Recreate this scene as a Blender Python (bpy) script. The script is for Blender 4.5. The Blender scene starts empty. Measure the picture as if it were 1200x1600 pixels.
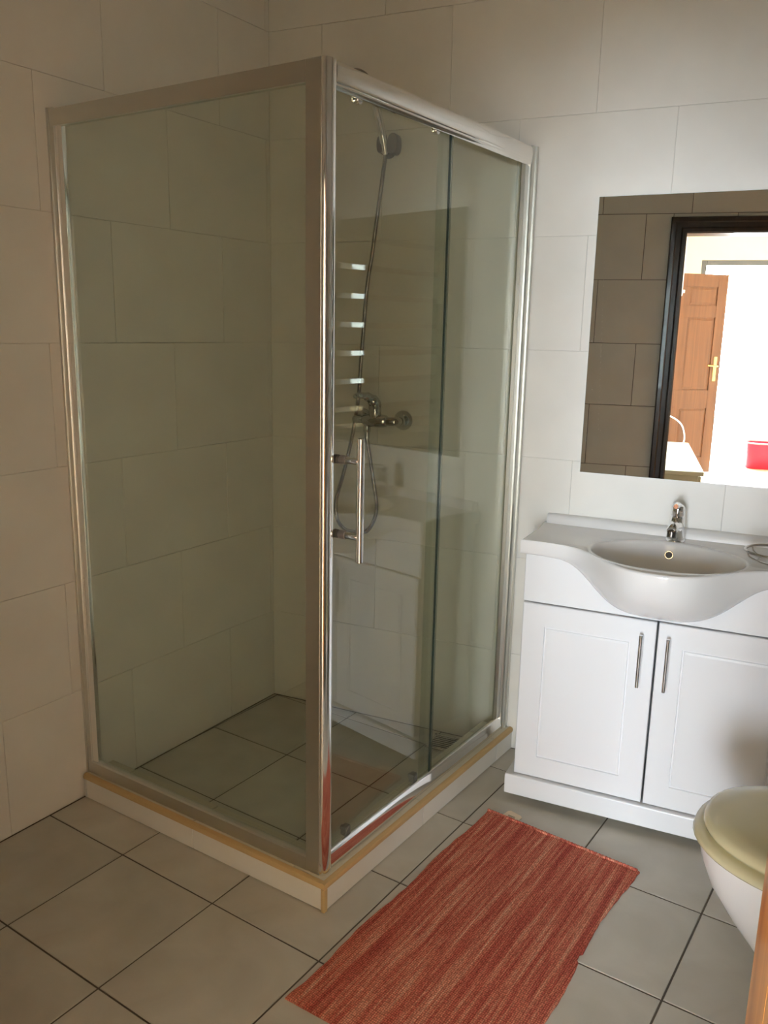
import bpy, bmesh, math, random
from mathutils import Matrix, Vector
random.seed(7)
SC = bpy.context.scene
COL = SC.collection
sin, cos, tan, pi = math.sin, math.cos, math.tan, math.pi

# ---------------------------------------------------------------- camera
cd = bpy.data.cameras.new('camera'); cam = bpy.data.objects.new('camera', cd); COL.objects.link(cam)
R_ = Vector((0.82756345, 0.56102178, 0.0198316)); U_ = Vector((-0.13792535, 0.16895567, 0.9759255))
F_ = Vector((-0.5441648, 0.81037555, -0.21720066)); CAM = Vector((2.02789521, -2.28606345, 1.38873417))
m = Matrix((R_, U_, -F_)).transposed().to_4x4(); m.translation = CAM
cam.matrix_world = m
cd.sensor_fit = 'HORIZONTAL'; cd.sensor_width = 36.0; cd.lens = 1315.307 / 1200 * 36
cd.shift_y = 4.67 / 1200; cd.clip_start = 0.02; cd.clip_end = 100
SC.camera = cam
# ---------------------------------------------------------------- world / exposure
SC.view_settings.view_transform = 'Standard'; SC.view_settings.look = 'None'
SC.view_settings.gamma = 1.0; SC.view_settings.use_curve_mapping = False
SC.view_settings.exposure = 0.0
w = bpy.data.worlds.new('sky'); SC.world = w; w.use_nodes = True
bg = w.node_tree.nodes['Background']; bg.inputs['Color'].default_value = (0.84, 0.93, 1.03, 1); bg.inputs['Strength'].default_value = 54.0
SC.cycles.max_bounces = 12; SC.cycles.diffuse_bounces = 7; SC.cycles.glossy_bounces = 8
SC.cycles.transparent_max_bounces = 24; SC.cycles.sample_clamp_indirect = 8.0
SC.cycles.use_denoising = True; SC.cycles.caustics_reflective = True
# light portal over the patio opening, through which the sky lights the rooms
pl = bpy.data.lights.new('sky_portal', 'AREA'); pl.shape = 'RECTANGLE'; pl.size = 2.05; pl.size_y = 2.2; pl.cycles.is_portal = True
po = bpy.data.objects.new('sky_portal', pl); COL.objects.link(po); po.location = (2.92, -7.42, 1.08); po.rotation_euler = (-pi / 2, 0, pi)
po.rotation_euler = Matrix(((1, 0, 0), (0, 0, -1), (0, 1, 0))).to_euler()   # -Z looks to +Y, into the rooms

pl2 = bpy.data.lights.new('sky_portal', 'AREA'); pl2.shape = 'RECTANGLE'; pl2.size = 1.5; pl2.size_y = 1.4; pl2.cycles.is_portal = True
po2 = bpy.data.objects.new('sky_portal', pl2); COL.objects.link(po2); po2.location = (1.03, -3.05, 1.45)
po2.rotation_euler = (0, -pi / 2, 0)                                           # -Z looks to +X, through the added side window
# ---------------------------------------------------------------- frames of reference
ANG = 0.1587                                    # the back wall runs 9 degrees off the floor grid
ub = Vector((cos(ANG), sin(ANG), 0)); nb = Vector((sin(ANG), -cos(ANG), 0))
def BW(u, w, z): return ub * u + nb * w + Vector((0, 0, z))
ALEFT = tan(-0.0306)
PHI = ANG; RW = 2.50              # right wall
nr = Vector((cos(PHI), sin(PHI), 0)); tr = Vector((-sin(PHI), cos(PHI), 0))
YD = -2.010                                     # door wall, room side
WT = 0.13
CEIL = 2.56

# ---------------------------------------------------------------- materials
MATS = {}
def mat(name, col, rough=0.5, metal=0.0, spec=0.5, coat=0.0, coat_rough=0.05):
    if name in MATS: return MATS[name]
    mt = bpy.data.materials.new(name); mt.use_nodes = True
    b = mt.node_tree.nodes['Principled BSDF']
    b.inputs['Base Color'].default_value = (*col, 1); b.inputs['Roughness'].default_value = rough
    b.inputs['Metallic'].default_value = metal; b.inputs['Specular IOR Level'].default_value = spec
    b.inputs['Coat Weight'].default_value = coat; b.inputs['Coat Roughness'].default_value = coat_rough
    MATS[name] = mt; return mt
def nd(mt, t, **k):
    n = mt.node_tree.nodes.new(t)
    for a, v in k.items():
        if hasattr(n, a) and a not in ('Scale',): setattr(n, a, v)
    return n
def lk(mt, a, b): mt.node_tree.links.new(a, b)
def noise(mt, scale, sc3=(1, 1, 1), detail=4, coords='Object', rot=(0, 0, 0), distortion=0.0):
    tc = nd(mt, 'ShaderNodeTexCoord'); mp = nd(mt, 'ShaderNodeMapping'); mp.inputs['Scale'].default_value = sc3; mp.inputs['Rotation'].default_value = rot
    n = nd(mt, 'ShaderNodeTexNoise'); n.inputs['Scale'].default_value = scale; n.inputs['Detail'].default_value = detail; n.inputs['Distortion'].default_value = distortion
    lk(mt, tc.outputs[coords], mp.inputs[0]); lk(mt, mp.outputs[0], n.inputs['Vector']); return n
def ramp(mt, src, stops):
    r = nd(mt, 'ShaderNodeValToRGB'); e = r.color_ramp.elements
    while len(e) < len(stops): e.new(0.5)
    for i, (p, c) in enumerate(stops): e[i].position = p; e[i].color = (*c, 1)
    lk(mt, src, r.inputs[0]); return r
def bsdf(mt): return mt.node_tree.nodes['Principled BSDF']
def bump(mt, src, strength, dist):
    b = nd(mt, 'ShaderNodeBump'); b.inputs['Strength'].default_value = strength; b.inputs['Distance'].default_value = dist
    lk(mt, src, b.inputs['Height']); lk(mt, b.outputs[0], bsdf(mt).inputs['Normal'])

def m_walltile():
    mt = mat('wall_tile', (0.80, 0.77, 0.70), 0.33, spec=0.45)
    n = noise(mt, 5, (1, 1, 1), 5, 'Object')
    r = ramp(mt, n.outputs[0], [(0.3, (0.745, 0.72, 0.665)), (0.7, (0.80, 0.775, 0.72))]); lk(mt, r.outputs[0], bsdf(mt).inputs['Base Color'])
    n2 = noise(mt, 60, (1, 8, 1), 3); bump(mt, n2.outputs[0], 0.08, 0.002)
    return mt
def m_floortile():
    mt = mat('floor_tile', (0.4, 0.37, 0.31), 0.38, spec=0.4)
    n = noise(mt, 6, (1, 1, 1), 6, 'Object', distortion=0.6)
    oi = nd(mt, 'ShaderNodeObjectInfo')
    r = ramp(mt, n.outputs[0], [(0.3, (0.49, 0.462, 0.395)), (0.72, (0.60, 0.572, 0.505))])
    hs = nd(mt, 'ShaderNodeHueSaturation'); mr = nd(mt, 'ShaderNodeMapRange'); mr.inputs[3].default_value = 0.95; mr.inputs[4].default_value = 1.05
    lk(mt, oi.outputs['Random'], mr.inputs[0]); lk(mt, mr.outputs[0], hs.inputs['Value']); lk(mt, r.outputs[0], hs.inputs['Color'])
    lk(mt, hs.outputs[0], bsdf(mt).inputs['Base Color'])
    n2 = noise(mt, 90, (1, 1, 1), 3); bump(mt, n2.outputs[0], 0.12, 0.002)
    return mt
def m_wood(name, c1, c2, rough=0.3, ax=2, coat=0.3, scale=7):
    mt = mat(name, c1, rough, coat=coat)
    s = [14, 14, 14]; s[ax] = 0.8
    n = noise(mt, scale / 4, tuple(s), 6, 'Object', distortion=1.2)
    r = ramp(mt, n.outputs[0], [(0.32, c1), (0.68, c2)]); lk(mt, r.outputs[0], bsdf(mt).inputs['Base Color'])
    return mt
def m_glass(name, tint, f0=0.042):
    mt = bpy.data.materials.new(name); mt.use_nodes = True; nt = mt.node_tree
    nt.nodes.remove(nt.nodes['Principled BSDF']); out = nt.nodes['Material Output']
    t = nd(mt, 'ShaderNodeBsdfTransparent'); t.inputs[0].default_value = (*tint, 1)
    g = nd(mt, 'ShaderNodeBsdfGlossy'); g.inputs['Roughness'].default_value = 0.0; g.inputs[0].default_value = (1, 1, 1, 1)
    lw = nd(mt, 'ShaderNodeLayerWeight'); lw.inputs[0].default_value = 0.5
    p = nd(mt, 'ShaderNodeMath', operation='POWER'); p.inputs[1].default_value = 5.0; lk(mt, lw.outputs['Facing'], p.inputs[0])
    q = nd(mt, 'ShaderNodeMath', operation='MULTIPLY_ADD'); q.inputs[1].default_value = 1 - f0; q.inputs[2].default_value = f0; lk(mt, p.outputs[0], q.inputs[0])
    mx = nd(mt, 'ShaderNodeMixShader'); lk(mt, q.outputs[0], mx.inputs[0]); lk(mt, t.outputs[0], mx.inputs[1]); lk(mt, g.outputs[0], mx.inputs[2])
    lk(mt, mx.outputs[0], out.inputs[0]); MATS[name] = mt; return mt
TILE = m_walltile(); FTILE = m_floortile()
GROUT = mat('wall_grout', (0.70, 0.68, 0.63), 0.8)
FGROUT = mat('floor_grout', (0.115, 0.098, 0.075), 0.9)
PLASTER = mat('ceiling_paint', (0.80, 0.74, 0.62), 0.9)
HALLP = mat('hall_paint', (0.84, 0.76, 0.62), 0.9)
HFLOOR = mat('hall_floor', (0.72, 0.60, 0.46), 0.35)
ALU = mat('satin_aluminium', (0.66, 0.66, 0.62), 0.34, 1.0)
ALUP = mat('polished_aluminium', (0.88, 0.87, 0.85), 0.09, 1.0)
FCHROME = mat('shower_chrome', (0.55, 0.55, 0.54), 0.06, 1.0)
CHROME = mat('chrome', (0.86, 0.86, 0.87), 0.04, 1.0)
DCHROME = mat('worn_chrome', (0.30, 0.28, 0.27), 0.25, 1.0)
STEEL = mat('brushed_steel', (0.66, 0.64, 0.62), 0.2, 1.0)
GREYPL = mat('grey_plastic', (0.23, 0.21, 0.21), 0.35)
BLACK = mat('black_rubber', (0.02, 0.02, 0.02), 0.6)
GLASS = m_glass('shower_glass', (0.895, 0.92, 0.88), 0.044)
SEAL = m_glass('clear_seal', (0.72, 0.76, 0.74), 0.05)
PANE = m_glass('window_glass', (0.97, 0.98, 0.97), 0.04)
GEDGE = mat('glass_edge', (0.035, 0.07, 0.065), 0.15)
CERAM = mat('sanitary_ceramic', (0.86, 0.85, 0.84), 0.08, spec=0.6)
WHITE = mat('white_lacquer', (0.83, 0.83, 0.84), 0.3)
CREAM = mat('cream_plastic', (0.66, 0.60, 0.375), 0.18, spec=0.5, coat=0.4)
TRIM = mat('tan_edge_trim', (0.58, 0.40, 0.185), 0.45)
CTOP = mat('cream_ledge', (0.60, 0.56, 0.44), 0.35)
MIRROR = mat('mirror_silver', (0.78, 0.82, 0.80), 0.0, 1.0)
MEDGE = mat('mirror_edge', (0.78, 0.82, 0.80), 0.12, spec=0.9)
DARKW = m_wood('wenge_wood', (0.020, 0.011, 0.009), (0.045, 0.026, 0.020), 0.32)
OAK = m_wood('orange_oak', (0.26, 0.08, 0.014), (0.60, 0.25, 0.05), 0.3, coat=0.4, scale=5)
PINE = m_wood('brown_panel_wood', (0.125, 0.045, 0.018), (0.18, 0.068, 0.027), 0.45)
BRASS = mat('brass', (0.85, 0.62, 0.25), 0.2, 1.0)
RADW = mat('radiator_chrome', (0.90, 0.88, 0.80), 0.03, 1.0)
REDP = mat('red_plastic', (0.70, 0.012, 0.05), 0.4)
GREYF = mat('grey_window_frame', (0.12, 0.13, 0.15), 0.4)
CHESTM = mat('cream_chest', (0.52, 0.50, 0.38), 0.4)
TAGM = mat('beige_label', (0.88, 0.74, 0.56), 0.8)
TERR = mat('terrace_paving', (0.62, 0.56, 0.48), 0.8)

# ---------------------------------------------------------------- mesh helpers
class MB:
    def __init__(s): s.v = []; s.f = []
    def add(s, vs, fs):
        o = len(s.v); s.v += [Vector(a) for a in vs]; s.f += [tuple(o + i for i in f) for f in fs]; return s
    def box(s, p0, p1, fn=None, bev=0.0):
        """axis box in local coordinates p0..p1 mapped by fn; bev chamfers the edges"""
        x0, x1 = sorted((p0[0], p1[0])); y0, y1 = sorted((p0[1], p1[1])); z0, z1 = sorted((p0[2], p1[2]))
        fn = fn or (lambda x, y, z: Vector((x, y, z)))
        b = min(bev, (x1 - x0) / 2.1, (y1 - y0) / 2.1, (z1 - z0) / 2.1)
        if b <= 0:
            vs = [fn(x, y, z) for z in (z0, z1) for y in (y0, y1) for x in (x0, x1)]
            return s.add(vs, [(0, 1, 3, 2), (4, 6, 7, 5), (0, 4, 5, 1), (2, 3, 7, 6), (0, 2, 6, 4), (1, 5, 7, 3)])
        bm = bmesh.new(); bmesh.ops.create_cube(bm, size=1)
        for v in bm.verts: v.co = Vector(((x0 + x1) / 2 + v.co.x * (x1 - x0), (y0 + y1) / 2 + v.co.y * (y1 - y0), (z0 + z1) / 2 + v.co.z * (z1 - z0)))
        bmesh.ops.bevel(bm, geom=bm.edges[:], offset=b, segments=2 if b > 0.002 else 1, affect='EDGES', profile=0.5)
        bm.verts.index_update()
        s.add([fn(*v.co) for v in bm.verts], [tuple(v.index for v in f.verts) for f in bm.faces]); bm.free(); return s
    def prism(s, poly, z0, z1, fn=None):
        fn = fn or (lambda x, y, z: Vector((x, y, z))); n = len(poly)
        vs = [fn(x, y, z0) for x, y in poly] + [fn(x, y, z1) for x, y in poly]
        return s.add(vs, [tuple(range(n))[::-1], tuple(range(n, 2 * n))] + [(i, (i + 1) % n, n + (i + 1) % n, n + i) for i in range(n)])
    def tube(s, pts, r, n=12, cap=True):
        pts = [Vector(p) for p in pts]; N = len(pts); rs = r if isinstance(r, (list, tuple)) else [r] * N
        t0 = (pts[1] - pts[0]).normalized(); a = t0.orthogonal().normalized(); rings = []; prev = t0
        for i, p in enumerate(pts):
            t = (pts[min(i + 1, N - 1)] - pts[max(i - 1, 0)]).normalized()
            q = prev.rotation_difference(t); a = (q @ a); a = (a - t * a.dot(t)).normalized(); b = t.cross(a); prev = t
            rings.append([p + (a * cos(2 * pi * k / n) + b * sin(2 * pi * k / n)) * rs[i] for k in range(n)])
        vs = [v for g in rings for v in g]; fs = []
        for i in range(N - 1):
            for k in range(n): fs.append((i * n + k, i * n + (k + 1) % n, (i + 1) * n + (k + 1) % n, (i + 1) * n + k))
        if cap: fs += [tuple(range(n))[::-1], tuple((N - 1) * n + k for k in range(n))]
        return s.add(vs, fs)
    def cyl(s, a, b, r, n=20, bev=0.0):
        a, b = Vector(a), Vector(b); d = (b - a).normalized()
        if bev > 0: return s.tube([a, a + d * bev * .01, a + d * bev, b - d * bev, b - d * bev * .01, b], [r - bev, r - bev, r, r, r - bev, r - bev], n)
        return s.tube([a, b], r, n)
    def rings(s, rings, closed=True, cap0=False, cap1=False):
        n = len(rings[0]); vs = [v for g in rings for v in g]; fs = []
        for i in range(len(rings) - 1):
            for k in range(n if closed else n - 1): fs.append((i * n + k, i * n + (k + 1) % n, (i + 1) * n + (k + 1) % n, (i + 1) * n + k))
        if cap0: fs.append(tuple(range(n))[::-1])
        if cap1: fs.append(tuple((len(rings) - 1) * n + k for k in range(n)))
        return s.add(vs, fs)
    def obj(s, name, mt, parent=None, smooth=False, angle=40, org=None):
        base = parent.matrix_world.translation if parent is not None and False else (ROOTS.get(parent.name, Vector()) if parent is not None else (Vector(org) if org is not None else Vector()))
        me = bpy.data.meshes.new(name); me.from_pydata([v - base for v in s.v], [], s.f)
        bm = bmesh.new(); bm.from_mesh(me); bmesh.ops.recalc_face_normals(bm, faces=bm.faces[:]); bm.to_mesh(me); bm.free()
        if smooth:
            me.polygons.foreach_set('use_smooth', [True] * len(me.polygons))
            try: me.set_sharp_from_angle(angle=math.radians(angle))
            except Exception: pass
        me.materials.append(mt); o = bpy.data.objects.new(name, me); COL.objects.link(o)
        if parent is not None: o.parent = parent
        else: o.location = base
        ROOTS[o.name] = base
        return o
ROOTS = {}
def tag(o, label=None, cat=None, group=None, kind=None):
    for k, v in (('label', label), ('category', cat), ('group', group), ('kind', kind)):
        if v: o[k] = v
    return o
def thing(name, loc, label, cat, group=None):
    o = bpy.data.objects.new(name, None); COL.objects.link(o); o.location = loc; o.empty_display_size = 0.05
    ROOTS[o.name] = Vector(loc); return tag(o, label, cat, group)
def struct(name, mb, mt, org=None): return tag(mb.obj(name, mt, org=org), kind='structure')
def smoothpath(pts, n=8):
    P = [Vector(p) for p in pts]; P = [P[0] * 2 - P[1]] + P + [P[-1] * 2 - P[-2]]; out = []
    for i in range(1, len(P) - 2):
        for k in range(n):
            t = k / n
            out.append(0.5 * ((2 * P[i]) + (-P[i - 1] + P[i + 1]) * t + (2 * P[i - 1] - 5 * P[i] + 4 * P[i + 1] - P[i + 2]) * t * t + (-P[i - 1] + 3 * P[i] - 3 * P[i + 1] + P[i + 2]) * t ** 3))
    out.append(P[-2]); return out
def W(x, y, z): return Vector((x, y, z))
def wb(u, w, z): return BW(u, w, z)
def wv(u, w, z):                                # vanity, basin and tap: the front stands a little further out
    k = min(1.0, max(0.0, w / .10)); return BW(u + k * (.011 - .017 * (u - 1.03)), w + .042 * k, z + .003 + (.021 - .0155 * z) * min(1.0, max(0.0, w / .27)))

# ---------------------------------------------------------------- room shell
def wallslab(name, p, q, inward, z1, thick, rects, mt):
    """wall from p to q (Vectors) whose face looks along inward; rects = solid pieces (s0,s1,z0,z1)"""
    t = (q - p).normalized(); mb = MB()
    for s0, s1, a, b in rects: mb.box((s0, -thick, a), (s1, -0.003, b), lambda x, y, z: p + t * x + inward * y + Vector((0, 0, z)))
    return struct(name, mb, mt)
tcache = {}
def tile_mesh(wd, ht, mt, bev=0.0007, gap=0.0006, depth=0.006):
    key = (round(wd, 3), round(ht, 3), mt.name, gap)
    if key in tcache: return tcache[key]
    me = bpy.data.meshes.new('tile'); a, b = wd / 2 - gap, ht / 2 - gap; vs = []
    for z, i in ((-depth, 0), (-bev, 0), (0, bev)):
        vs += [(-a + i, -b + i, z), (a - i, -b + i, z), (a - i, b - i, z), (-a + i, b - i, z)]
    fs = [(8, 9, 10, 11)] + [(r * 4 + k, r * 4 + (k + 1) % 4, r * 4 + 4 + (k + 1) % 4, r * 4 + 4 + k) for r in (0, 1) for k in range(4)]
    me.from_pydata(vs, [], fs); me.materials.append(mt); tcache[key] = me; return me
def tile_wall(wall, p, q, inward, regions, s_first, flip=0, gap=0.0006):
    """running-bond tiles 0.444 x 0.331 on a wall; s_first = joint position in odd rows"""
    t = (q - p).normalized(); TW, TH = 0.444, 0.331; L = (q - p).length
    for r in range(-1, 7):
        za, zb = 0.338 + TH * (r), 0.338 + TH * (r + 1)
        if r == -1: za = 0.0
        off = s_first + (0 if (r % 2) != flip else TW / 2)
        k0 = int(math.floor(-off / TW)) - 1
        for k in range(k0, k0 + int(L / TW) + 4):
            sa, sb = off + k * TW, off + (k + 1) * TW
            for (ra, rb, rz0, rz1) in regions:
                a, b, c, d_ = max(sa, ra), min(sb, rb), max(za, rz0), min(zb, rz1)
                if b - a < 0.012 or d_ - c < 0.012: continue
                me = tile_mesh(b - a, d_ - c, TILE, gap=gap)
                o = bpy.data.objects.new('tile', me); COL.objects.link(o)
                c0 = p + t * ((a + b) / 2) + Vector((0, 0, (c + d_) / 2))
                M = Matrix((t, Vector((0, 0, 1)), inward)).transposed().to_4x4()
                if M.determinant() < 0: M = Matrix((-t, Vector((0, 0, 1)), inward)).transposed().to_4x4()
                M.translation = c0; o.parent = wall; o.matrix_local = M
def isect(n1, d1, n2, d2):
    det = n1[0] * n2[1] - n1[1] * n2[0]; return Vector(((d1 * n2[1] - d2 * n1[1]) / det, (n1[0] * d2 - n2[0] * d1) / det, 0))
C_BL = Vector((0, 0, 0)); C_BR = isect(nb, 0, nr, RW); C_FR = isect((0, 1), YD, nr, RW)
C_FL = Vector((ALEFT * YD, YD, 0)); il = Vector((cos(-0.0306), -sin(-0.0306), 0))
CASE0, CASE1, CASET = 1.375, 1.457, 1.893      # casing outer / opening edge / opening top
DR0, DR1 = 2.085, 2.167  # unseen right side, narrowed so doorway light reaches the towel rail
LB = (C_BR - C_BL).length
wall_back = wallslab('wall_back', C_BL, C_BR, nb, CEIL, 0.12, [(-0.12, LB + .12, -.05, CEIL + .02)], GROUT)
tile_wall(wall_back, C_BL, C_BR, nb, [(0, LB, 0, CEIL)], 1.087 - 0.444 * 3)
LL = (C_BL - C_FL).length
wall_left = wallslab('wall_left', C_FL, C_BL, il, CEIL, 0.12, [(-0.12, LL + .0, -.05, CEIL + .02)], GROUT)
tile_wall(wall_left, C_FL, C_BL, il, [(0, LL, 0, CEIL)], (LL - 0.685) - 0.444 * 3)
LR = (C_BR - C_FR).length
wall_right = wallslab('wall_right', C_BR, C_FR, -nr, CEIL, 0.12, [(0, LR + 0.1, -.05, CEIL + .02)], GROUT)
tile_wall(wall_right, C_BR, C_FR, -nr, [(0, LR, 0, CEIL)], 0.1)
LF = C_FR.x - C_FL.x; o0 = C_FL.x; inF = Vector((0, 1, 0))
def opening(a0, a1, top): return [(0, a0 - o0, 0, 1.993), (a1 - o0, LF, 0, 1.993), (0, LF, 1.993, CEIL), (a0 - o0, a1 - o0, top, 1.993)]
def openslab(a0, a1, top): return [(0, a0 - o0, 0, CEIL), (a1 - o0, LF, 0, CEIL), (a0 - o0, a1 - o0, top, CEIL)]
wall_front = wallslab('wall_front', C_FL, C_FR, inF, CEIL, WT, [(a - (.1 if a == 0 else 0), b, c - (.05 if c == 0 else 0), d_ + .02) for a, b, c, d_ in openslab(CASE1 - .015, DR0 + .015, CASET + .015)], mat('dark_wall_grout', (0.20, 0.19, 0.17), 0.9))
tile_wall(wall_front, C_FL, C_FR, inF, opening(CASE0 + .01, DR1 - .01, CASET + 0.075), 1.250 - o0 - 0.444 * 3, flip=1, gap=.0016)
# ceiling
mb = MB(); mb.prism([(-.2, YD - .1), (C_FR.x + .1, YD - .1), (C_BR.x + .2, C_BR.y + .2), (-.2, -.0 + .1)], CEIL + .02, CEIL + .08)
struct('ceiling', mb, PLASTER)
# floor with its tiles
mb = MB(); mb.prism([(-.15, YD - WT), (C_FR.x + .1, YD - WT), (C_BR.x + .15, C_BR.y + .15), (-.15, .1)], -0.08, -0.0022)
floor = struct('floor', mb, FGROUT)
def clip(poly, n, d_):
    out = []
    for i in range(len(poly)):
        a, b = poly[i], poly[(i + 1) % len(poly)]; fa = a[0] * n[0] + a[1] * n[1] - d_; fb = b[0] * n[0] + b[1] * n[1] - d_
        if fa >= 0: out.append(a)
        if (fa >= 0) != (fb >= 0): t = fa / (fa - fb); out.append((a[0] + (b[0] - a[0]) * t, a[1] + (b[1] - a[1]) * t))
    return out
def parea(p): return abs(sum(p[i][0] * p[(i + 1) % len(p)][1] - p[(i + 1) % len(p)][0] * p[i][1] for i in range(len(p)))) / 2
def inset(poly, g):
    c = (sum(p[0] for p in poly) / len(poly), sum(p[1] for p in poly) / len(poly)); n = len(poly)
    ar = sum(poly[i][0] * poly[(i + 1) % n][1] - poly[(i + 1) % n][0] * poly[i][1] for i in range(n)); sg = 1 if ar > 0 else -1
    for i in range(n):
        a, b = poly[i], poly[(i + 1) % n]; ex, ey = b[0] - a[0], b[1] - a[1]; l = math.hypot(ex, ey)
        if l < 1e-6: continue
        nx, ny = -ey / l * sg, ex / l * sg; yield (nx, ny, a[0] * nx + a[1] * ny + g)
def inset_poly(poly, g):
    out = list(poly)
    for nx, ny, dd in list(inset(poly, g)): out = clip(out, (nx, ny), dd)
    return out
GX, GY, SX, SY = 0.3502, -1.3418, 0.3333, 0.3347
fullmesh = None
FT = []
for i in range(-3, 9):
    for j in range(-5, 6):
        x0, y0 = GX + i * SX, GY + j * SY
        sq = [(x0, y0), (x0 + SX, y0), (x0 + SX, y0 + SY), (x0, y0 + SY)]
        p = clip(sq, (nb.x, nb.y), 0.002); p = clip(p, (il.x, il.y), 0.002) if p else p
        p = clip(p, (-nr.x, -nr.y), -RW + .002) if p else p; p = clip(p, (0, 1), YD - WT) if p else p
        if not p or parea(p) < 2e-3: continue
        full = parea(p) > SX * SY * 0.9995
        cx, cy = x0 + SX / 2, y0 + SY / 2
        if full and fullmesh is not None: me = fullmesh
        else:
            a = inset_poly([(q[0] - cx, q[1] - cy) for q in p], 0.0023); b = inset_poly(a, 0.0012)
            if len(a) != len(b) or len(a) < 3: b = a
            n = len(a); vs = [(x, y, -.006) for x, y in a] + [(x, y, -.0011) for x, y in a] + [(x, y, 0) for x, y in b]
            me = bpy.data.meshes.new('tile'); me.from_pydata(vs, [], [tuple(range(2 * n, 3 * n))] + [(r * n + k, r * n + (k + 1) % n, r * n + n + (k + 1) % n, r * n + n + k) for r in (0, 1) for k in range(n)])
            me.materials.append(FTILE)
            if full: fullmesh = me
        o = bpy.data.objects.new('tile', me); COL.objects.link(o); o.parent = floor; o.location = (cx, cy, random.uniform(-.0003, .0003))
# dark door casing round the bathroom doorway, both sides, and its jambs
def casing(name, y0, y1):
    mb = MB(); s = 1 if y1 > y0 else -1
    prof = [(0, 0), (0, .012), (.006, .020), (.024, .021), (.030, .016), (.052, .016), (.060, .022), (.074, .022), (.082, .014), (.082, 0)]
    def up(xe, sg, z1):
        # mitred up to the top: the inner edge ends at CASET, the outer one at CASET+.082
        vs = [Vector((xe + sg * a, y0 + s * b, 0)) for a, b in prof] + [Vector((xe + sg * a, y0 + s * b, CASET + (.082 - a) if True else 0)) for a, b in prof]
        n = len(prof); mb.add(vs, [tuple(range(n)), tuple(range(n, 2 * n))] + [(i, (i + 1) % n, n + (i + 1) % n, n + i) for i in range(n)])
    up(CASE0, 1, 0); up(DR1, -1, 0)
    n = len(prof)
    vs = [Vector((CASE0 + a, y0 + s * b, CASET + .082 - a)) for a, b in prof] + [Vector((DR1 - a, y0 + s * b, CASET + .082 - a)) for a, b in prof]
    mb.add(vs, [tuple(range(n)), tuple(range(n, 2 * n))] + [(i, (i + 1) % n, n + (i + 1) % n, n + i) for i in range(n)])
    return struct(name, mb, DARKW)
casing('trim_1', YD, YD + 1); casing('trim_2', YD - WT, YD - WT - 1)
mb = MB()
for xa, xb in ((CASE1 - .014, CASE1), (DR0, DR0 + .014)): mb.box((xa, YD - WT, 0), (xb, YD, CASET + .014))
mb.box((CASE1, YD - WT, CASET), (DR0, YD, CASET + .014))
struct('trim_3', mb, DARKW)
# boxed-in pipes behind the toilet
mb = MB(); mb.prism([(2.44, -.22), (2.44, -.95), (2.68, -.95), (2.565, -.22)], 0.0, 0.86)
struct('trim_4', mb, TILE)
# ---------------------------------------------------------------- the bright room beyond the doorway
HX0, HX1, HY, HC = 1.15, 4.6, -7.30, 2.62
mb = MB(); mb.box((HX0 - .1, HY - .12, -.10), (HX1 + .1, YD - WT, -0.002)); struct('floor.001', mb, HFLOOR)
mb = MB(); mb.box((HX0 - .1, HY - .12, HC), (HX1 + .1, YD - WT - .0, HC + .08)); struct('ceiling.001', mb, mat('hall_ceiling', (0.86, 0.76, 0.60), .9))
SW0, SW1, SZ0, SZ1 = -3.75, -2.32, .76, 2.14         # unseen window added above the chest, for bright stripes on the towel rail
mb = MB(); mb.box((HX0 - .1, HY - .12, 0), (HX0, SW0, HC)); mb.box((HX0 - .1, SW1, 0), (HX0, YD - WT, HC)); mb.box((HX0 - .1, SW0, 0), (HX0, SW1, SZ0)); mb.box((HX0 - .1, SW0, SZ1), (HX0, SW1, HC)); struct('wall_left.001', mb, HALLP)
mb = MB(); X_ = HX0 - .09; SM = -2.70
for a, b, c, d_ in ((SW0, SW0 + .05, SZ0, SZ1), (SW1 - .05, SW1, SZ0, SZ1), (SM - .05, SM + .05, SZ0, SZ1), (SW0, SW1, SZ0, SZ0 + .05), (SW0, SW1, SZ1 - .05, SZ1)): mb.box((X_, a, c), (X_ + .05, b, d_))
w2 = struct('added_window', mb, GREYF)
for a, b in ((SW0 + .05, SM - .03), (SM + .03, SW1 - .05)):
    mb = MB(); mb.box((X_ + .02, a, SZ0 + .05), (X_ + .024, b, SZ1 - .05)); mb.obj('pane', PANE, w2)
mb = MB(); mb.box((HX1, HY - .12, 0), (HX1 + .1, YD - WT, HC)); struct('wall_right.001', mb, HALLP)
mb = MB(); mb.box((C_FR.x - .02, YD - WT, 0), (HX1, YD - WT + .12, HC)); mb.box((HX0, YD - WT, CEIL + .02), (C_FR.x, YD - WT + .12, HC)); struct('wall_front.001', mb, HALLP)
WX0, WX1, WZ = 1.905, 3.94, 2.175
mb = MB(); mb.box((HX0, HY - .12, 0), (WX0, HY, HC)); mb.box((WX1, HY - .12, 0), (HX1, HY, HC)); mb.box((WX0, HY - .12, WZ), (WX1, HY, HC))
struct('wall_end', mb, HALLP)
win = MB(); FW = .055
win.box((WX0, HY - .10, 0.0), (WX0 + FW, HY - .03, WZ), bev=.004); win.box((WX1 - FW, HY - .10, 0), (WX1, HY - .03, WZ), bev=.004)
win.box((WX0 + FW, HY - .10, WZ - FW), (WX1 - FW, HY - .03, WZ), bev=.004); win.box((2.90, HY - .09, 0.0), (2.95, HY - .04, WZ - FW), bev=.004)
win.box((2.95, HY - .09, 0.0), (WX1 - FW, HY - .04, .05), bev=.004)
wo = struct('window_1', win, GREYF)
mb = MB(); mb.box((2.95, HY - .067, .05), (WX1 - FW, HY - .063, WZ - FW)); mb.obj('pane', PANE, wo)
mb = MB(); mb.box((-3, -14, -.2), (9, -1.6, -.11)); struct('terrace', mb, TERR)

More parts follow.
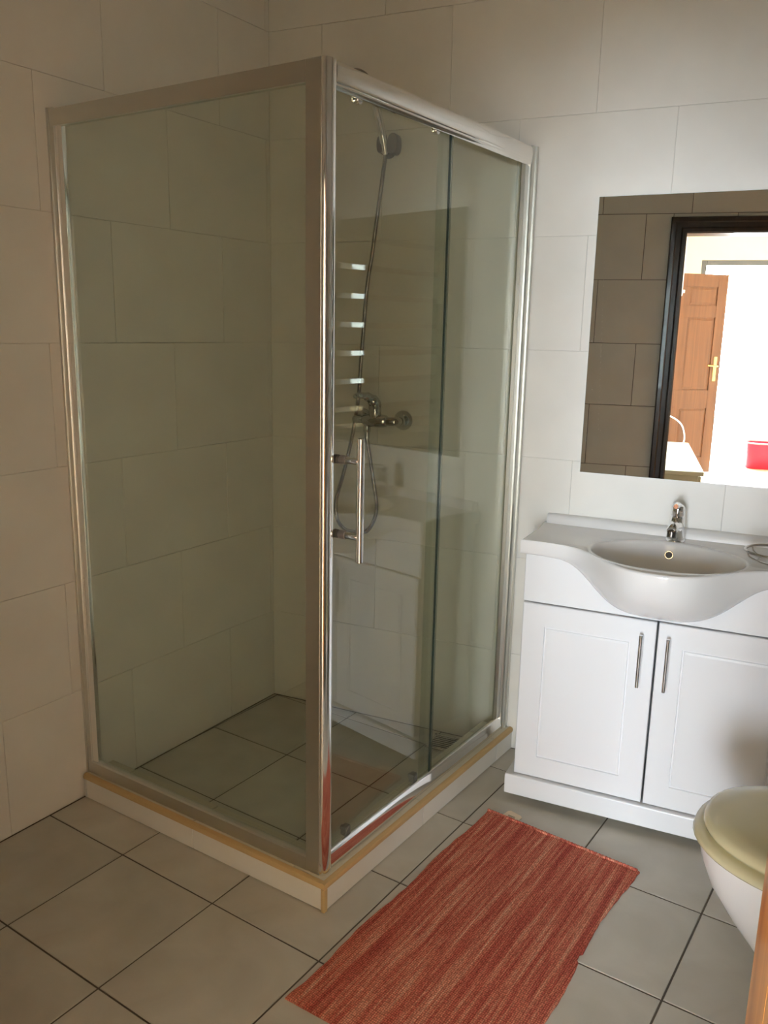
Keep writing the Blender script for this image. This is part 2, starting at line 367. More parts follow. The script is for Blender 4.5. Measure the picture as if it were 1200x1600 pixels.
# ---------------------------------------------------------------- shower kerb
HCB = 0.0768
KX, KY = 0.930, -0.8756
k_back = Vector((KX + .007, 0.150, 0)); k_c = Vector((KX, KY, 0)); k_left = Vector((0.029, -0.8897, 0))
curb = thing('shower_kerb', (KX, KY, 0), 'low tiled shower kerb with tan edge strips, turning the corner under the glass enclosure', 'kerb')
def seg_fn(p, q, inw):
    t = (q - p).normalized(); return (lambda s, d_, z: p + t * s + inw * d_ + Vector((0, 0, z))), (q - p).length
fR, LRk = seg_fn(k_c, k_back, Vector((-1, .0077, 0)).normalized())
fL, LLk = seg_fn(k_c, k_left, Vector((.0157, 1, 0)).normalized())
KD = 0.105
mb = MB(); mb.prism([(.008, .008), (LRk - .008, .008), (LRk - .026, KD), (.008, KD)], 0, HCB - .006, fR); mb.box((KD, .008, 0), (LLk - .004, KD, HCB - .006), fL); mb.obj('body', GROUT, curb)
def pieces(fn, cuts, z0, z1, d0, d1, name, mt, bev=.001, g=.0012):
    for a, b in zip(cuts[:-1], cuts[1:]):
        mb = MB(); mb.box((a + g, d0, z0), (b - g, d1, z1), fn, bev); mb.obj(name, mt, curb)
pieces(fR, [.011, .4536, .9086, LRk - .004], .002, HCB - .016, 0.001, .008, 'front_tile', TILE)
pieces(fL, [.011, .4536 - .008, .8896 - .0, LLk - .003], .002, HCB - .016, 0.001, .008, 'front_tile', TILE)
pieces(fR, [.011, .4536, .9086], HCB - .007, HCB, 0.0125, KD, 'top_tile', CTOP)
mb = MB(); mb.prism([(.9098, .0125), (LRk - .008, .0125), (LRk - .026, KD), (.9098, KD)], HCB - .007, HCB, fR); mb.obj('top_tile', CTOP, curb)
pieces(fL, [KD, .4536, LLk - .004], HCB - .007, HCB, 0.0125, KD, 'top_tile', CTOP)
for fn, L in ((fR, LRk - .004), (fL, LLk - .004)):
    mb = MB(); pr = [(0.0, HCB - .0155), (-.0015, HCB - .008), (.001, HCB - .002), (.006, HCB + .0005), (.012, HCB), (.012, HCB - .0155)]
    vs = [fn(0.0, a, b) for a, b in pr] + [fn(L, a, b) for a, b in pr]; n = len(pr)
    mb.add(vs, [tuple(range(n)), tuple(range(n, 2 * n))] + [(i, (i + 1) % n, n + (i + 1) % n, n + i) for i in range(n)]); mb.obj('edge_strip', TRIM, curb, smooth=True)
mb = MB(); mb.prism([(KX + .001, KY - .001 + .000), (KX + .0015, KY + .010), (KX - .010, KY + .010), (KX - .010, KY - .0015), (KX - .004, KY - .0025)], 0, HCB - .016); mb.obj('corner_strip', TRIM, curb)

# ---------------------------------------------------------------- shower enclosure
ez = HCB; EZ = 1.910
E_c = Vector((0.8983, -0.8556, 0)); E_b = Vector((0.9052, 0.1430, 0)); E_l = Vector((0.0262, -0.8697, 0))
enc = thing('shower_enclosure', (E_c.x, E_c.y, ez), 'corner shower enclosure of clear glass in a silver aluminium frame, standing on the tiled kerb', 'shower')
gR, LER = seg_fn(E_c, E_b, Vector((-1, .0077, 0)).normalized())    # s along to the back wall, d inward (-x)
gL, LEL = seg_fn(E_c, E_l, Vector((.0157, 1, 0)).normalized())     # s along to the left wall, d inward (+y)
def extr(fn, prof, s0, s1, name, mt, parent=enc, smooth=True, ang=30):
    """profile [(d,z)] swept along s"""
    n = len(prof); mb = MB(); vs = [fn(s0, a, b) for a, b in prof] + [fn(s1, a, b) for a, b in prof]
    mb.add(vs, [tuple(range(n)), tuple(range(n, 2 * n))] + [(i, (i + 1) % n, n + (i + 1) % n, n + i) for i in range(n)])
    return mb.obj(name, mt, parent, smooth=smooth, angle=ang)
def vert(fn, prof, z0, z1, name, mt, parent=enc, smooth=True, ang=30):
    """profile [(s,d)] swept up z"""
    n = len(prof); mb = MB(); vs = [fn(a, b, z0) for a, b in prof] + [fn(a, b, z1) for a, b in prof]
    mb.add(vs, [tuple(range(n)), tuple(range(n, 2 * n))] + [(i, (i + 1) % n, n + (i + 1) % n, n + i) for i in range(n)])
    return mb.obj(name, mt, parent, smooth=smooth, angle=ang)
# corner post: flat on the left face, half-round polished nose on the right
pp = [(-0.0, .004)]
post = []
for k in range(13):
    a = pi * k / 12
    post.append((.0205 - .0205 * cos(a), -.0125 * sin(a)))         # s, d (d<0 = out of the shower)
flat = [(.041, .024), (.030, .026), (.026, .041), (.0, .041)]
vert(gR, post + flat, ez, EZ, 'corner_post', ALUP, ang=35)
mb = MB(); mb.box((.0, -.0008, ez), (.042, .012, EZ), gL, .0015); mb.obj('post_cover', ALU, enc)
# header over the doors, with its grooved lower lip
hp = [(-.004, EZ), (.036, EZ), (.036, EZ - .040), (.030, EZ - .040), (.030, EZ - .012), (.004, EZ - .012), (.004, EZ - .052),
      (-.001, EZ - .053), (-.004, EZ - .050), (-.0048, EZ - .0475), (-.0062, EZ - .0455), (-.005, EZ - .043), (-.0055, EZ - .0405), (-.0068, EZ - .0385), (-.0056, EZ - .036), (-.006, EZ - .033), (-.0072, EZ - .028), (-.0076, EZ - .018), (-.0070, EZ - .008)]
extr(gR, hp, .040, LER - .032, 'header_rail', ALUP, ang=50)
sp = [(-.001, EZ - .001), (.030, EZ - .001), (.030, EZ - .038), (.014, EZ - .040), (.006, EZ - .041), (-.001, EZ - .0415)]
extr(gL, sp, .041, LEL - .022, 'side_top_rail', ALU)
# bottom rails
bp = [(-.002, ez), (.040, ez), (.040, ez + .016), (.030, ez + .022), (.012, ez + .040), (.006, ez + .043), (.002, ez + .041), (-.001, ez + .034), (-.0035, ez + .022), (-.006, ez + .012), (-.007, ez + .004)]
extr(gR, bp, .040, LER - .032, 'bottom_rail', ALUP, ang=60)
sb = [(-.001, ez), (.030, ez), (.030, ez + .030), (.016, ez + .040), (.006, ez + .0405), (.002, ez + .039), (-.001, ez + .035)]
extr(gL, sb, .041, LEL - .022, 'side_bottom_rail', ALU)
# wall channels
vert(gR, [(LER - .034, -.004), (LER - .034, .028), (LER - .002, .028), (LER - .002, -.012), (LER - .0135, -.012), (LER - .0135, -.010), (LER - .0155, -.010), (LER - .0155, -.0075), (LER - .030, -.0065)], ez, EZ + .002, 'wall_channel', ALU)
vert(gL, [(LEL - .024, -.001), (LEL - .024, .030), (LEL - .001, .030), (LEL - .001, -.004), (LEL - .008, -.004), (LEL - .008, -.001)], ez, EZ + .002, 'wall_channel', ALU)
vert(gL, [(LEL - .048, .004), (LEL - .048, .008), (LEL - .046, .018), (LEL - .024, .018), (LEL - .024, .002), (LEL - .040, .002)], ez + .036, EZ - .038, 'wall_profile', ALUP)
vert(gR, [(LER - .052, .004), (LER - .052, .016), (LER - .034, .018), (LER - .034, .002)], ez + .030, EZ - .038, 'wall_profile', ALU)
# glass
mb = MB(); mb.box((.034, .009, ez + .030), (LEL - .040, .014, EZ - .030), gL); mb.obj('side_glass', GLASS, enc)
mb = MB(); mb.box((.489, .020, ez + .020), (LER - .040, .025, EZ - .030), gR); mb.obj('fixed_glass', GLASS, enc)
mb = MB(); mb.box((.046, .006, ez + .034), (.5215, .011, EZ - .044), gR); door = mb.obj('sliding_door', GLASS, enc)
door['label'] = 'sliding clear glass door leaf with a chrome bar handle'
mb = MB(); mb.box((.5215, .0057, ez + .034), (.5240, .0113, EZ - .044), gR); mb.obj('door_edge', GEDGE, door)
mb = MB(); mb.box((.5240, .0065, ez + .036), (.534, .0085, EZ - .05), gR); mb.obj('door_seal', SEAL, door)
mb = MB(); mb.box((.043, .0062, ez + .036), (.050, .0108, EZ - .045), gR, .001); mb.obj('door_profile', ALU, door)
# handle on the sliding door
hs, hd = .0790, -.050
mb = MB(); mb.cyl(gR(hs, hd, .863), gR(hs, hd, 1.148), .0088, 24, .0012)
mb.cyl(gR(hs - .0, .004, 1.096), gR(hs, hd, 1.096), .0085, 20); mb.cyl(gR(hs, .004, .922), gR(hs, hd, .922), .0085, 20)
h = mb.obj('handle', CHROME, door, smooth=True, angle=40); h['label'] = 'vertical steel bar handle'
for z in (1.096, .922):
    mb = MB(); mb.cyl(gR(hs, .006, z), gR(hs, -.012, z), .0105, 20, .001); mb.cyl(gR(hs, .011, z), gR(hs, .022, z), .0105, 20, .001); mb.obj('handle_mount', GREYPL, door, smooth=True)
# rollers and guides
for s in (.133, .455):
    mb = MB(); mb.cyl(gR(s, .003, EZ - .052), gR(s, .017, EZ - .052), .009, 16, .001); mb.box((s - .014, .013, EZ - .058), (s + .014, .018, EZ - .035), gR, .002); mb.obj('roller', CHROME, door, smooth=True)
for s in (.133, .455):
    mb = MB(); mb.box((s - .011, .012, ez + .036), (s + .011, .030, ez + .062), gR, .003); mb.cyl(gR(s, .010, ez + .052), gR(s, .034, ez + .052), .007, 14); mb.obj('door_guide', GREYPL, door, smooth=True)

# ---------------------------------------------------------------- shower fittings
mx = thing('shower_mixer', wb(.44, 0, 1.088), 'chrome shower mixer tap on the tiled wall inside the glass enclosure', 'tap')
ZM = 1.088
for i, u in enumerate((.365, .515)):
    mb = MB(); prof = [(0.001, .033), (.004, .033), (.010, .031), (.022, .022), (.030, .0155), (.034, .014)]
    mb.rings([[wb(u + r * cos(2 * pi * k / 28), dd, ZM + r * sin(2 * pi * k / 28)) for k in range(28)] for dd, r in prof], cap0=True, cap1=True); mb.obj('rosette', FCHROME, mx, smooth=True, angle=60)
mb = MB(); mb.tube(smoothpath([wb(.515, .030, ZM), wb(.515, .050, ZM), wb(.508, .060, ZM), wb(.49, .062, ZM), wb(.47, .062, ZM)], 5), .0145, 16)
mb.tube(smoothpath([wb(.365, .030, ZM), wb(.365, .050, ZM), wb(.372, .060, ZM), wb(.39, .062, ZM), wb(.41, .062, ZM)], 5), .0145, 16)
mb.tube([wb(.395, .062, ZM), wb(.40, .062, ZM), wb(.42, .062, ZM), wb(.46, .062, ZM), wb(.48, .062, ZM), wb(.485, .062, ZM)], [.014, .019, .0225, .0225, .019, .014], 24)
mb.cyl(wb(.44, .062, ZM), wb(.44, .066, ZM + .052), .0205, 24, .003)
mb.cyl(wb(.412, .064, ZM - .012), wb(.412, .064, ZM - .040), .012, 18, .002)
mb.obj('body', FCHROME, mx, smooth=True, angle=50)
mb = MB(); mb.tube(smoothpath([wb(.44, .064, ZM + .048), wb(.44, .070, ZM + .060), wb(.434, .082, ZM + .072), wb(.424, .105, ZM + .083), wb(.412, .135, ZM + .086), wb(.408, .150, ZM + .083)], 5),
   [.021] * 5 + [.0195] * 5 + [.015] * 5 + [.0105] * 5 + [.008] * 5 + [.007], 18); mb.obj('lever', FCHROME, mx, smooth=True, angle=60)
mb = MB(); mb.cyl(wb(.412, .064, ZM - .038), wb(.412, .066, ZM - .062), .0095, 16, .001); mb.obj('hose_nut', FCHROME, mx, smooth=True)
hold = thing('shower_holder', wb(.452, 0, 1.945), 'grey wall bracket holding the hand shower high on the wall inside the enclosure', 'holder')
mb = MB()
for (u, wd, hh, ww0, ww1) in ((.470, .017, .031, .0, .040), (.428, .012, .026, .012, .040)):
    rr = [[wb(u + wd * cf * abs(cos(a)) ** .8 * (1 if cos(a) > 0 else -1), ww, 1.947 + hh * cf * abs(sin(a)) ** .8 * (1 if sin(a) > 0 else -1)) for a in [2 * pi * k / 28 for k in range(28)]] for ww, cf in ((ww0, .8), (ww0 + .003, .98), (ww1 - .006, 1), (ww1 - .001, .93), (ww1, .8))]
    mb.rings(rr, cap0=True, cap1=True)
mb.obj('clip', GREYPL, hold, smooth=True, angle=50)
mb = MB(); mb.cyl(wb(.447, .001, 1.93), wb(.447, .036, 1.935), .022, 24, .002); mb.obj('wall_plate', GREYPL, hold, smooth=True)
hand = thing('hand_shower', wb(.447, .05, 1.93), 'chrome hand shower resting in the grey bracket, its head above the enclosure header', 'shower head')
mb = MB(); mb.tube(smoothpath([wb(.449, .040, 1.915), wb(.447, .050, 1.95), wb(.437, .062, 2.01), wb(.424, .075, 2.07), wb(.412, .090, 2.105), wb(.405, .104, 2.122)], 5),
   [.009] * 5 + [.0125] * 5 + [.0130] * 5 + [.0125] * 5 + [.013] * 5 + [.016], 18); mb.obj('handle', CHROME, hand, smooth=True, angle=60)
mb = MB(); c0 = wb(.400, .122, 2.118); ax = (wb(.385, .17, 2.07) - wb(.400, .128, 2.140)).normalized(); e1 = ax.orthogonal().normalized(); e2 = ax.cross(e1)
mb.rings([[c0 + ax * dd + (e1 * cos(2 * pi * k / 32) + e2 * sin(2 * pi * k / 32)) * r for k in range(32)] for dd, r in ((-.016, .012), (-.012, .022), (-.002, .036), (.008, .040), (.014, .039), (.015, .034))], cap0=True, cap1=True)
mb.obj('spray_head', DCHROME, hand, smooth=True, angle=50)
# ribbed metal hose
hp_ = smoothpath([wb(.449, .040, 1.915), wb(.441, .043, 1.84), wb(.424, .043, 1.72), wb(.410, .045, 1.61), wb(.394, .045, 1.51), wb(.378, .046, 1.29), wb(.370, .048, 1.16), wb(.352, .055, 1.03), wb(.322, .06, .898), wb(.296, .06, .805),
   wb(.300, .062, .742), wb(.328, .062, .706), wb(.370, .062, .700), wb(.412, .062, .706), wb(.440, .062, .745), wb(.452, .064, .80), wb(.438, .064, .886), wb(.420, .064, .985), wb(.412, .066, 1.030)], 12)
L = [0]
for a, b in zip(hp_[:-1], hp_[1:]): L.append(L[-1] + (b - a).length)
N = int(L[-1] / .0022); pts = []; rs = []; j = 0
for i in range(N + 1):
    s = L[-1] * i / N
    while j < len(L) - 2 and L[j + 1] < s: j += 1
    t = (s - L[j]) / max(1e-9, L[j + 1] - L[j]); pts.append(hp_[j].lerp(hp_[j + 1], t)); rs.append(.0071 if i % 2 else .0058)
mb = MB(); mb.tube(pts, rs, 10); ho = mb.obj('shower_hose', DCHROME, None, smooth=True, angle=80, org=wb(.37, .06, .70)); tag(ho, 'ribbed metal shower hose looping down from the hand shower to the mixer tap', 'hose')
# floor drain
dr = thing('floor_drain', (.735, .062, 0), 'small square slotted floor drain in the shower corner beside the fixed glass', 'drain')
ddir = Vector((.0, 1, 0)); 
def fd(x, y, z): return Vector((.735, .036, 0)) + ub * x - nb * y + Vector((0, 0, z))
mb = MB(); R0 = .052
for a, b in (((-R0, -R0), (R0, -R0 + .009)), ((-R0, R0 - .009), (R0, R0)), ((-R0, -R0), (-R0 + .009, R0)), ((R0 - .009, -R0), (R0, R0))): mb.box((*a, 0.0004), (*b, .004), fd, .0008)
mb.obj('frame', STEEL, dr)
mb = MB(); mb.box((-R0 + .004, -R0 + .004, .0002), (R0 - .004, R0 - .004, .0008), fd); mb.obj('well', BLACK, dr)
for k in range(7):
    y = -R0 + .0145 + k * .0125; mb = MB(); mb.box((-R0 + .009, y - .0032, .001), (R0 - .009, y + .0032, .0035), fd, .0006); mb.obj('slat', STEEL, dr)

# ---------------------------------------------------------------- vanity unit
van = thing('vanity_cabinet', wv(1.41, .14, 0), 'white two-door vanity cabinet under the washbasin', 'cabinet')
U0, U1 = 1.026, 1.794
mb = MB(); mb.box((U0, .004, .062), (U0 + .018, .2435, .756), wv, .001); mb.box((U1 - .018, .004, .062), (U1, .2435, .756), wv, .001)
mb.box((U0 + .018, .004, .062), (U1 - .018, .2435, .080), wb); mb.box((U0 + .018, .004, .080), (U1 - .018, .012, .64), wb); mb.obj('carcass', WHITE, van)
mb = MB(); mb.box((U0, .2435, .6145), (U1, .2555, .756), wv, .0015); mb.obj('fascia', WHITE, van)
mb = MB(); mb.box((U0 - .020, .010, 0), (U1 + .020, .2825, .0635), wv, .004); mb.obj('plinth', WHITE, van)
for fu in (U0 + .09, U1 - .09):
    for fw in (.05, .17): mb = MB(); mb.cyl(wv(fu, fw, -.003 - (.021 * min(1, fw / .27)) / 1.0), wv(fu, fw, .002), .015, 12); mb.obj('foot', BLACK, van)
def panel_door(a, b, z0, z1, w0, w1, name, mt, parent, wf=wv, fr=.066):
    """framed door: bevelled slab, a routed groove and a flush field"""
    mb = MB(); n = 4
    def rect(i, w): return [wf(a + i, w, z0 + i), wf(b - i, w, z0 + i), wf(b - i, w, z1 - i), wf(a + i, w, z1 - i)]
    mb.rings([rect(0, w0), rect(0, w1 - .002), rect(.002, w1), rect(fr, w1), rect(fr + .0012, w1 - .005), rect(fr + .0042, w1 - .005), rect(fr + .0056, w1 - .0012), rect(fr + .012, w1 - .0006)], cap0=True, cap1=True)
    return mb.obj(name, mt, parent)
for a, b, hu in ((1.0295, 1.4065, 1.3705), (1.4125, 1.7895, 1.442)):
    dd = panel_door(a, b, .066, .612, .2455, .2655, 'door', WHITE, van)
    mb = MB(); mb.cyl(wv(hu, .292, .424), wv(hu, .292, .578), .0052, 20, .0008)
    for z in (.452, .550): mb.cyl(wv(hu, .262, z), wv(hu, .292, z), .0042, 14)
    mb.obj('handle', CHROME, dd, smooth=True, angle=40)['label'] = 'slim chrome bar handle'
# washbasin
bas = thing('washbasin', wv(1.41, .2, .76), 'white ceramic washbasin with an oval bowl bulging out over the cabinet doors', 'washbasin')
UC, WC_, ZT = 1.412, .250, .800
def wfront(u): x = abs(u - UC); return .270 + .187 * math.exp(-(x / .1815) ** 2.7)
def zbot(u): x = abs(u - UC); return .757 - .121 * math.exp(-(x / .207) ** 4)
BU0, BU1 = 1.012, 1.812
angs = set(2 * pi * k / 200 for k in range(200))
for cu in (BU0, BU1):
    for cw in (.270, .0): angs.add(math.atan2(cw - WC_, cu - UC) % (2 * pi))
angs = sorted(angs); outl = []
for a in angs:
    ca, sa = cos(a), sin(a); lo, hi = 0.0, 1.0
    for _ in range(40):
        md = (lo + hi) / 2; u, w_ = UC + ca * md, WC_ + sa * md
        if BU0 <= u <= BU1 and 0.001 <= w_ <= wfront(u): lo = md
        else: hi = md
    outl.append((UC + ca * lo, WC_ + sa * lo))
A, B = .200, .168
def ell(a, r=1.0):
    # keep the direction of the ray: point of the ellipse along angle a
    k = 1 / math.sqrt((cos(a) / A) ** 2 + (sin(a) / B) ** 2); return (UC + cos(a) * k * r, WC_ + sin(a) * k * r)
rg = []
def front_ness(u, w_): return w_ > .255 and abs(w_ - wfront(u)) < .004
skirt = []
for i in range(13, 0, -1):
    th = i / 13 * pi / 2; ring = []
    for (u, w_) in outl:
        if front_ness(u, w_): ring.append(wv(u, .262 + (w_ - .262) * cos(th) ** .9, ZT - .008 - (ZT - .008 - zbot(u)) * sin(th)))
        else: ring.append(wv(u, w_, ZT - .008 - .036 * sin(th)))
    skirt.append(ring)
rg += skirt
def lerp2(p, q, t): return (p[0] + (q[0] - p[0]) * t, p[1] + (q[1] - p[1]) * t)
ctr = (UC, WC_)
def tow(p, dist):
    dx, dy = ctr[0] - p[0], ctr[1] - p[1]; l = math.hypot(dx, dy); return (p[0] + dx / l * dist, p[1] + dy / l * dist)
for dist, z in ((0, -.008), (.0004, -.005), (.002, -.002), (.005, -.0004), (.009, 0)): rg.append([wv(*tow(p, dist), ZT + z) for p in outl])
inn = [tow(p, .009) for p in outl]
for t in (.2, .4, .6, .8, .92): rg.append([wv(*lerp2(p, ell(a, 1.05), t), ZT - .0025 * (1 - abs(2 * t - 1))) for p, a in zip(inn, angs)])
for r, dz in ((1.05, .0012), (1.025, .002), (1.008, .0012), (.995, -.002), (.985, -.008), (.97, -.022), (.945, -.045), (.90, -.07), (.82, -.092), (.70, -.108), (.55, -.118), (.38, -.124), (.2, -.128), (.11, -.130)):
    rg.append([wv(*ell(a, r), ZT + dz) for a in angs])
mb = MB(); mb.rings(rg, cap1=True); mb.obj('basin', CERAM, bas, smooth=True, angle=60)
mb = MB(); pr = [(.001, ZT - .004), (.024, ZT - .004), (.0225, ZT + .012), (.019, ZT + .0225), (.012, ZT + .0265), (.001, ZT + .027)]
vs = [wv(1.024, a, b) for a, b in pr] + [wv(1.800, a, b) for a, b in pr]; n = len(pr)
mb.add(vs, [tuple(range(n)), tuple(range(n, 2 * n))] + [(i, (i + 1) % n, n + (i + 1) % n, n + i) for i in range(n)]); mb.obj('upstand', mat('satin_ceramic', (0.84, 0.83, 0.82), 0.3), bas, smooth=True, angle=60)
mb = MB()   # overflow ring in the back of the bowl
oc = wv(1.4035, .0945, .767); on_ = (nb * .9 + Vector((0, 0, .30))).normalized(); oe = ub; of = on_.cross(oe)
mb.rings([[oc + on_ * dd + (oe * cos(2 * pi * k / 28) + of * sin(2 * pi * k / 28)) * r for k in range(28)] for dd, r in ((-.004, .0125), (.002, .0125), (.004, .0115), (.004, .0095), (.001, .0085), (-.004, .0085))])
mb.obj('overflow_ring', FCHROME, bas, smooth=True, angle=50)
mb = MB(); mb.rings([[oc + on_ * .0022 + (oe * cos(2 * pi * k / 20) + of * sin(2 * pi * k / 20)) * .0088 for k in range(20)], [oc - on_ * .003 + (oe * cos(2 * pi * k / 20) + of * sin(2 * pi * k / 20)) * .0088 for k in range(20)]], cap0=True, cap1=True); mb.obj('overflow_hole', mat('hole_shade', (.06, .06, .065), .4), bas)  # dark disc in place of the shade inside the overflow hole
mb = MB(); dc = wv(UC, WC_, ZT - .1295); mb.rings([[dc + Vector((r * cos(2 * pi * k / 24), r * sin(2 * pi * k / 24), z)) for k in range(24)] for z, r in ((0, .024), (.003, .023), (.0035, .018), (.001, .014))], cap1=True); mb.obj('waste', CHROME, bas, smooth=True)
# basin tap
tp = thing('basin_tap', wv(1.413, .052, ZT), 'small chrome mixer tap at the back of the washbasin', 'tap')
tu, tw = 1.413, .050
mb = MB(); mb.rings([[wv(tu + r * cos(2 * pi * k / 32), tw + dw + r * sin(2 * pi * k / 32), z) for k in range(32)] for z, r, dw in ((ZT + .0002, .027, 0), (ZT + .003, .0265, 0), (ZT + .005, .0235, 0), (ZT + .03, .0232, 0), (ZT + .055, .0225, .001), (ZT + .068, .0215, .001), (ZT + .073, .018, .001))], cap0=True, cap1=True)
mb.tube(smoothpath([wv(tu, tw + .004, ZT + .040), wv(tu - .001, tw + .040, ZT + .050), wv(tu - .002, tw + .075, ZT + .054), wv(tu - .003, tw + .098, ZT + .048)], 5), [.0185] * 5 + [.0165] * 5 + [.0145] * 5 + [.0135], 20)
mb.obj('body', CHROME, tp, smooth=True, angle=50)
mb = MB(); mb.cyl(wv(tu - .003, tw + .094, ZT + .046), wv(tu - .003, tw + .098, ZT + .030), .0125, 20, .001); mb.obj('aerator', DCHROME, tp, smooth=True)
mb = MB(); mb.rings([[wv(tu + r * cos(2 * pi * k / 28), tw + dw + r * sin(2 * pi * k / 28), z) for k in range(28)] for z, r, dw in ((ZT + .072, .017, .001), (ZT + .076, .0205, .002), (ZT + .092, .0205, .003), (ZT + .101, .0185, .004), (ZT + .106, .012, .004))], cap0=True, cap1=True)
mb.tube(smoothpath([wv(tu, tw - .004, ZT + .098), wv(tu, tw + .025, ZT + .108), wv(tu, tw + .055, ZT + .114), wv(tu, tw + .078, ZT + .116)], 5), [.011] * 5 + [.009] * 5 + [.0075] * 5 + [.0065], 14)
mb.obj('lever', CHROME, tp, smooth=True, angle=50)
# wire ring holder on the right of the basin deck
rh = thing('wire_ring_holder', wv(1.69, .178, ZT), 'round chrome wire holder standing on the right end of the washbasin deck', 'holder')
rc = (1.692, .178); R1 = .088
mb = MB(); mb.tube([wv(rc[0] + R1 * cos(a), rc[1] + R1 * sin(a), ZT + .030) for a in [2 * pi * k / 64 for k in range(65)]], .0038, 10, cap=False); mb.obj('top_ring', STEEL, rh, smooth=True)
mb = MB(); mb.tube([wv(rc[0] + .055 * cos(a), rc[1] + .055 * sin(a), ZT + .003) for a in [2 * pi * k / 48 for k in range(49)]], .0022, 8, cap=False); mb.obj('base_ring', STEEL, rh, smooth=True)
for a in (2.75, 3.75, .6, 5.6):
    mb = MB(); mb.tube(smoothpath([wv(rc[0] + R1 * cos(a), rc[1] + R1 * sin(a), ZT + .030), wv(rc[0] + R1 * .93 * cos(a), rc[1] + R1 * .93 * sin(a), ZT + .016), wv(rc[0] + .055 * cos(a), rc[1] + .055 * sin(a), ZT + .003)], 5), .0022, 8); mb.obj('leg', STEEL, rh, smooth=True)

# ---------------------------------------------------------------- wall mirror
mir = thing('wall_mirror', wb(1.112, .0, .967), 'large frameless mirror on the tiled wall above the washbasin', 'mirror')
mu0, mu1, mz0, mz1 = 1.112, 1.912, .9675, 1.768
mb = MB(); mb.box((mu0, .0006, mz0), (mu1, .0045, mz1), wb); mb.obj('glass_back', MEDGE, mir)
mb = MB(); mb.add([wb(mu0 + .0012, .0048, mz0 + .0012), wb(mu1 - .0012, .0048, mz0 + .0012), wb(mu1 - .0012, .0048, mz1 - .0012), wb(mu0 + .0012, .0048, mz1 - .0012)], [(0, 1, 2, 3)]); mb.obj('silvered_face', MIRROR, mir)
mb = MB()
def dot(u, z, r=.0007): mb.rings([[wb(u + r * cos(2 * pi * k / 6), w_, z + r * sin(2 * pi * k / 6)) for k in range(6)] for w_ in (.0048, .0053)], cap1=True)
for k in range(30): dot(1.1405 + .0006 * k + random.uniform(-.0004, .0004), 1.604 - .01685 * k)
for u, z in ((1.1290, 1.375), (1.1200, 1.362), (1.132, 1.22), (1.125, 1.065), (1.160, 1.103), (1.166, 1.10)): dot(u, z, .0009)
o = mb.obj('specks', mat('white_specks', (.85, .85, .82), .6), mir); o['kind'] = 'stuff'

# ---------------------------------------------------------------- toilet
TY = -.578
wc = thing('toilet', (2.10, TY, 0), 'white toilet with a cream plastic seat and closed lid, beside the vanity cabinet', 'toilet')
def oval(xt, xb, hw, z, n=48, p=2.2, cy=TY):
    out = []; xc = xt + (xb - xt) * .52
    for k in range(n):
        a = 2 * pi * k / n; c, s = cos(a), sin(a)
        rx = (xc - xt) if c < 0 else (xb - xc)
        x = xc + rx * abs(c) ** (2 / p) * (1 if c > 0 else -1); y = cy + hw * abs(s) ** (2 / p) * (1 if s > 0 else -1)
        out.append(Vector((x, y, z)))
    return out
mb = MB(); mb.rings([oval(1.86, 2.29, .105, 0), oval(1.862, 2.29, .104, .02), oval(1.88, 2.29, .095, .07), oval(1.86, 2.29, .11, .12), oval(1.815, 2.29, .132, .18), oval(1.770, 2.29, .153, .235), oval(1.732, 2.29, .168, .29), oval(1.712, 2.29, .177, .34), oval(1.706, 2.29, .180, .375), oval(1.708, 2.29, .179, .384), oval(1.722, 2.35, .168, .390)], cap0=True, cap1=True)
mb.obj('bowl', CERAM, wc, smooth=True, angle=60)
mb = MB(); mb.rings([oval(1.713, 2.16, .172, .388), oval(1.697, 2.17, .186, .389), oval(1.692, 2.17, .191, .396), oval(1.695, 2.17, .189, .405), oval(1.708, 2.16, .176, .409)], cap0=True, cap1=True); mb.obj('seat', CREAM, wc, smooth=True, angle=70)
mb = MB(); mb.rings([oval(1.728, 2.16, .160, .410), oval(1.728, 2.16, .160, .4135), oval(1.713, 2.17, .175, .414), oval(1.7105, 2.17, .178, .422), oval(1.713, 2.17, .176, .4315), oval(1.722, 2.16, .168, .4365), oval(1.76, 2.13, .138, .4385), oval(1.85, 2.05, .07, .439)], cap0=True, cap1=True); mb.obj('lid', CREAM, wc, smooth=True, angle=70)
mb = MB(); mb.box((2.23, TY - .18, .38), (2.43, TY + .18, .76), bev=.02); mb.obj('cistern', CERAM, wc, smooth=True)
mb = MB(); mb.box((2.225, TY - .186, .76), (2.435, TY + .186, .79), bev=.010); mb.obj('cistern_lid', CERAM, wc, smooth=True)
mb = MB(); mb.box((2.15, TY - .10, .39), (2.19, TY + .10, .425), bev=.008); mb.obj('hinge', CREAM, wc, smooth=True)

# ---------------------------------------------------------------- heated towel rail on the right wall
P2 = math.radians(14.0); nr2 = Vector((cos(P2), sin(P2), 0)); tr2 = Vector((-sin(P2), cos(P2), 0))   # angled so its bars mirror the added window
def wr(s, d_, z): return nr2 * (2.375 - d_) + tr2 * s + Vector((0, 0, z))    # s along the wall (~y), d into the room
rad = thing('towel_radiator', wr(-1.1, .08, 1.4), 'flat-barred chrome ladder towel radiator on the side wall, seen reflected in the shower glass', 'radiator')
RS0, RS1 = -1.66, -.50
for s in (RS0, RS1 - .035):
    mb = MB(); mb.box((s, .062, .895), (s + .035, .085, 1.86), wr, .006); mb.obj('upright', RADW, rad)
for k in range(7):
    z = 1.800 - k * .1335; mb = MB(); mb.box((RS0 + .01, .085, z - .0145), (RS1 - .01, .093, z + .0145), wr, .003); mb.obj('bar', RADW, rad)
mb = MB(); mb.box((RS0 + .01, .085, .905), (RS1 - .01, .093, .930), wr, .003); mb.obj('bar', RADW, rad)
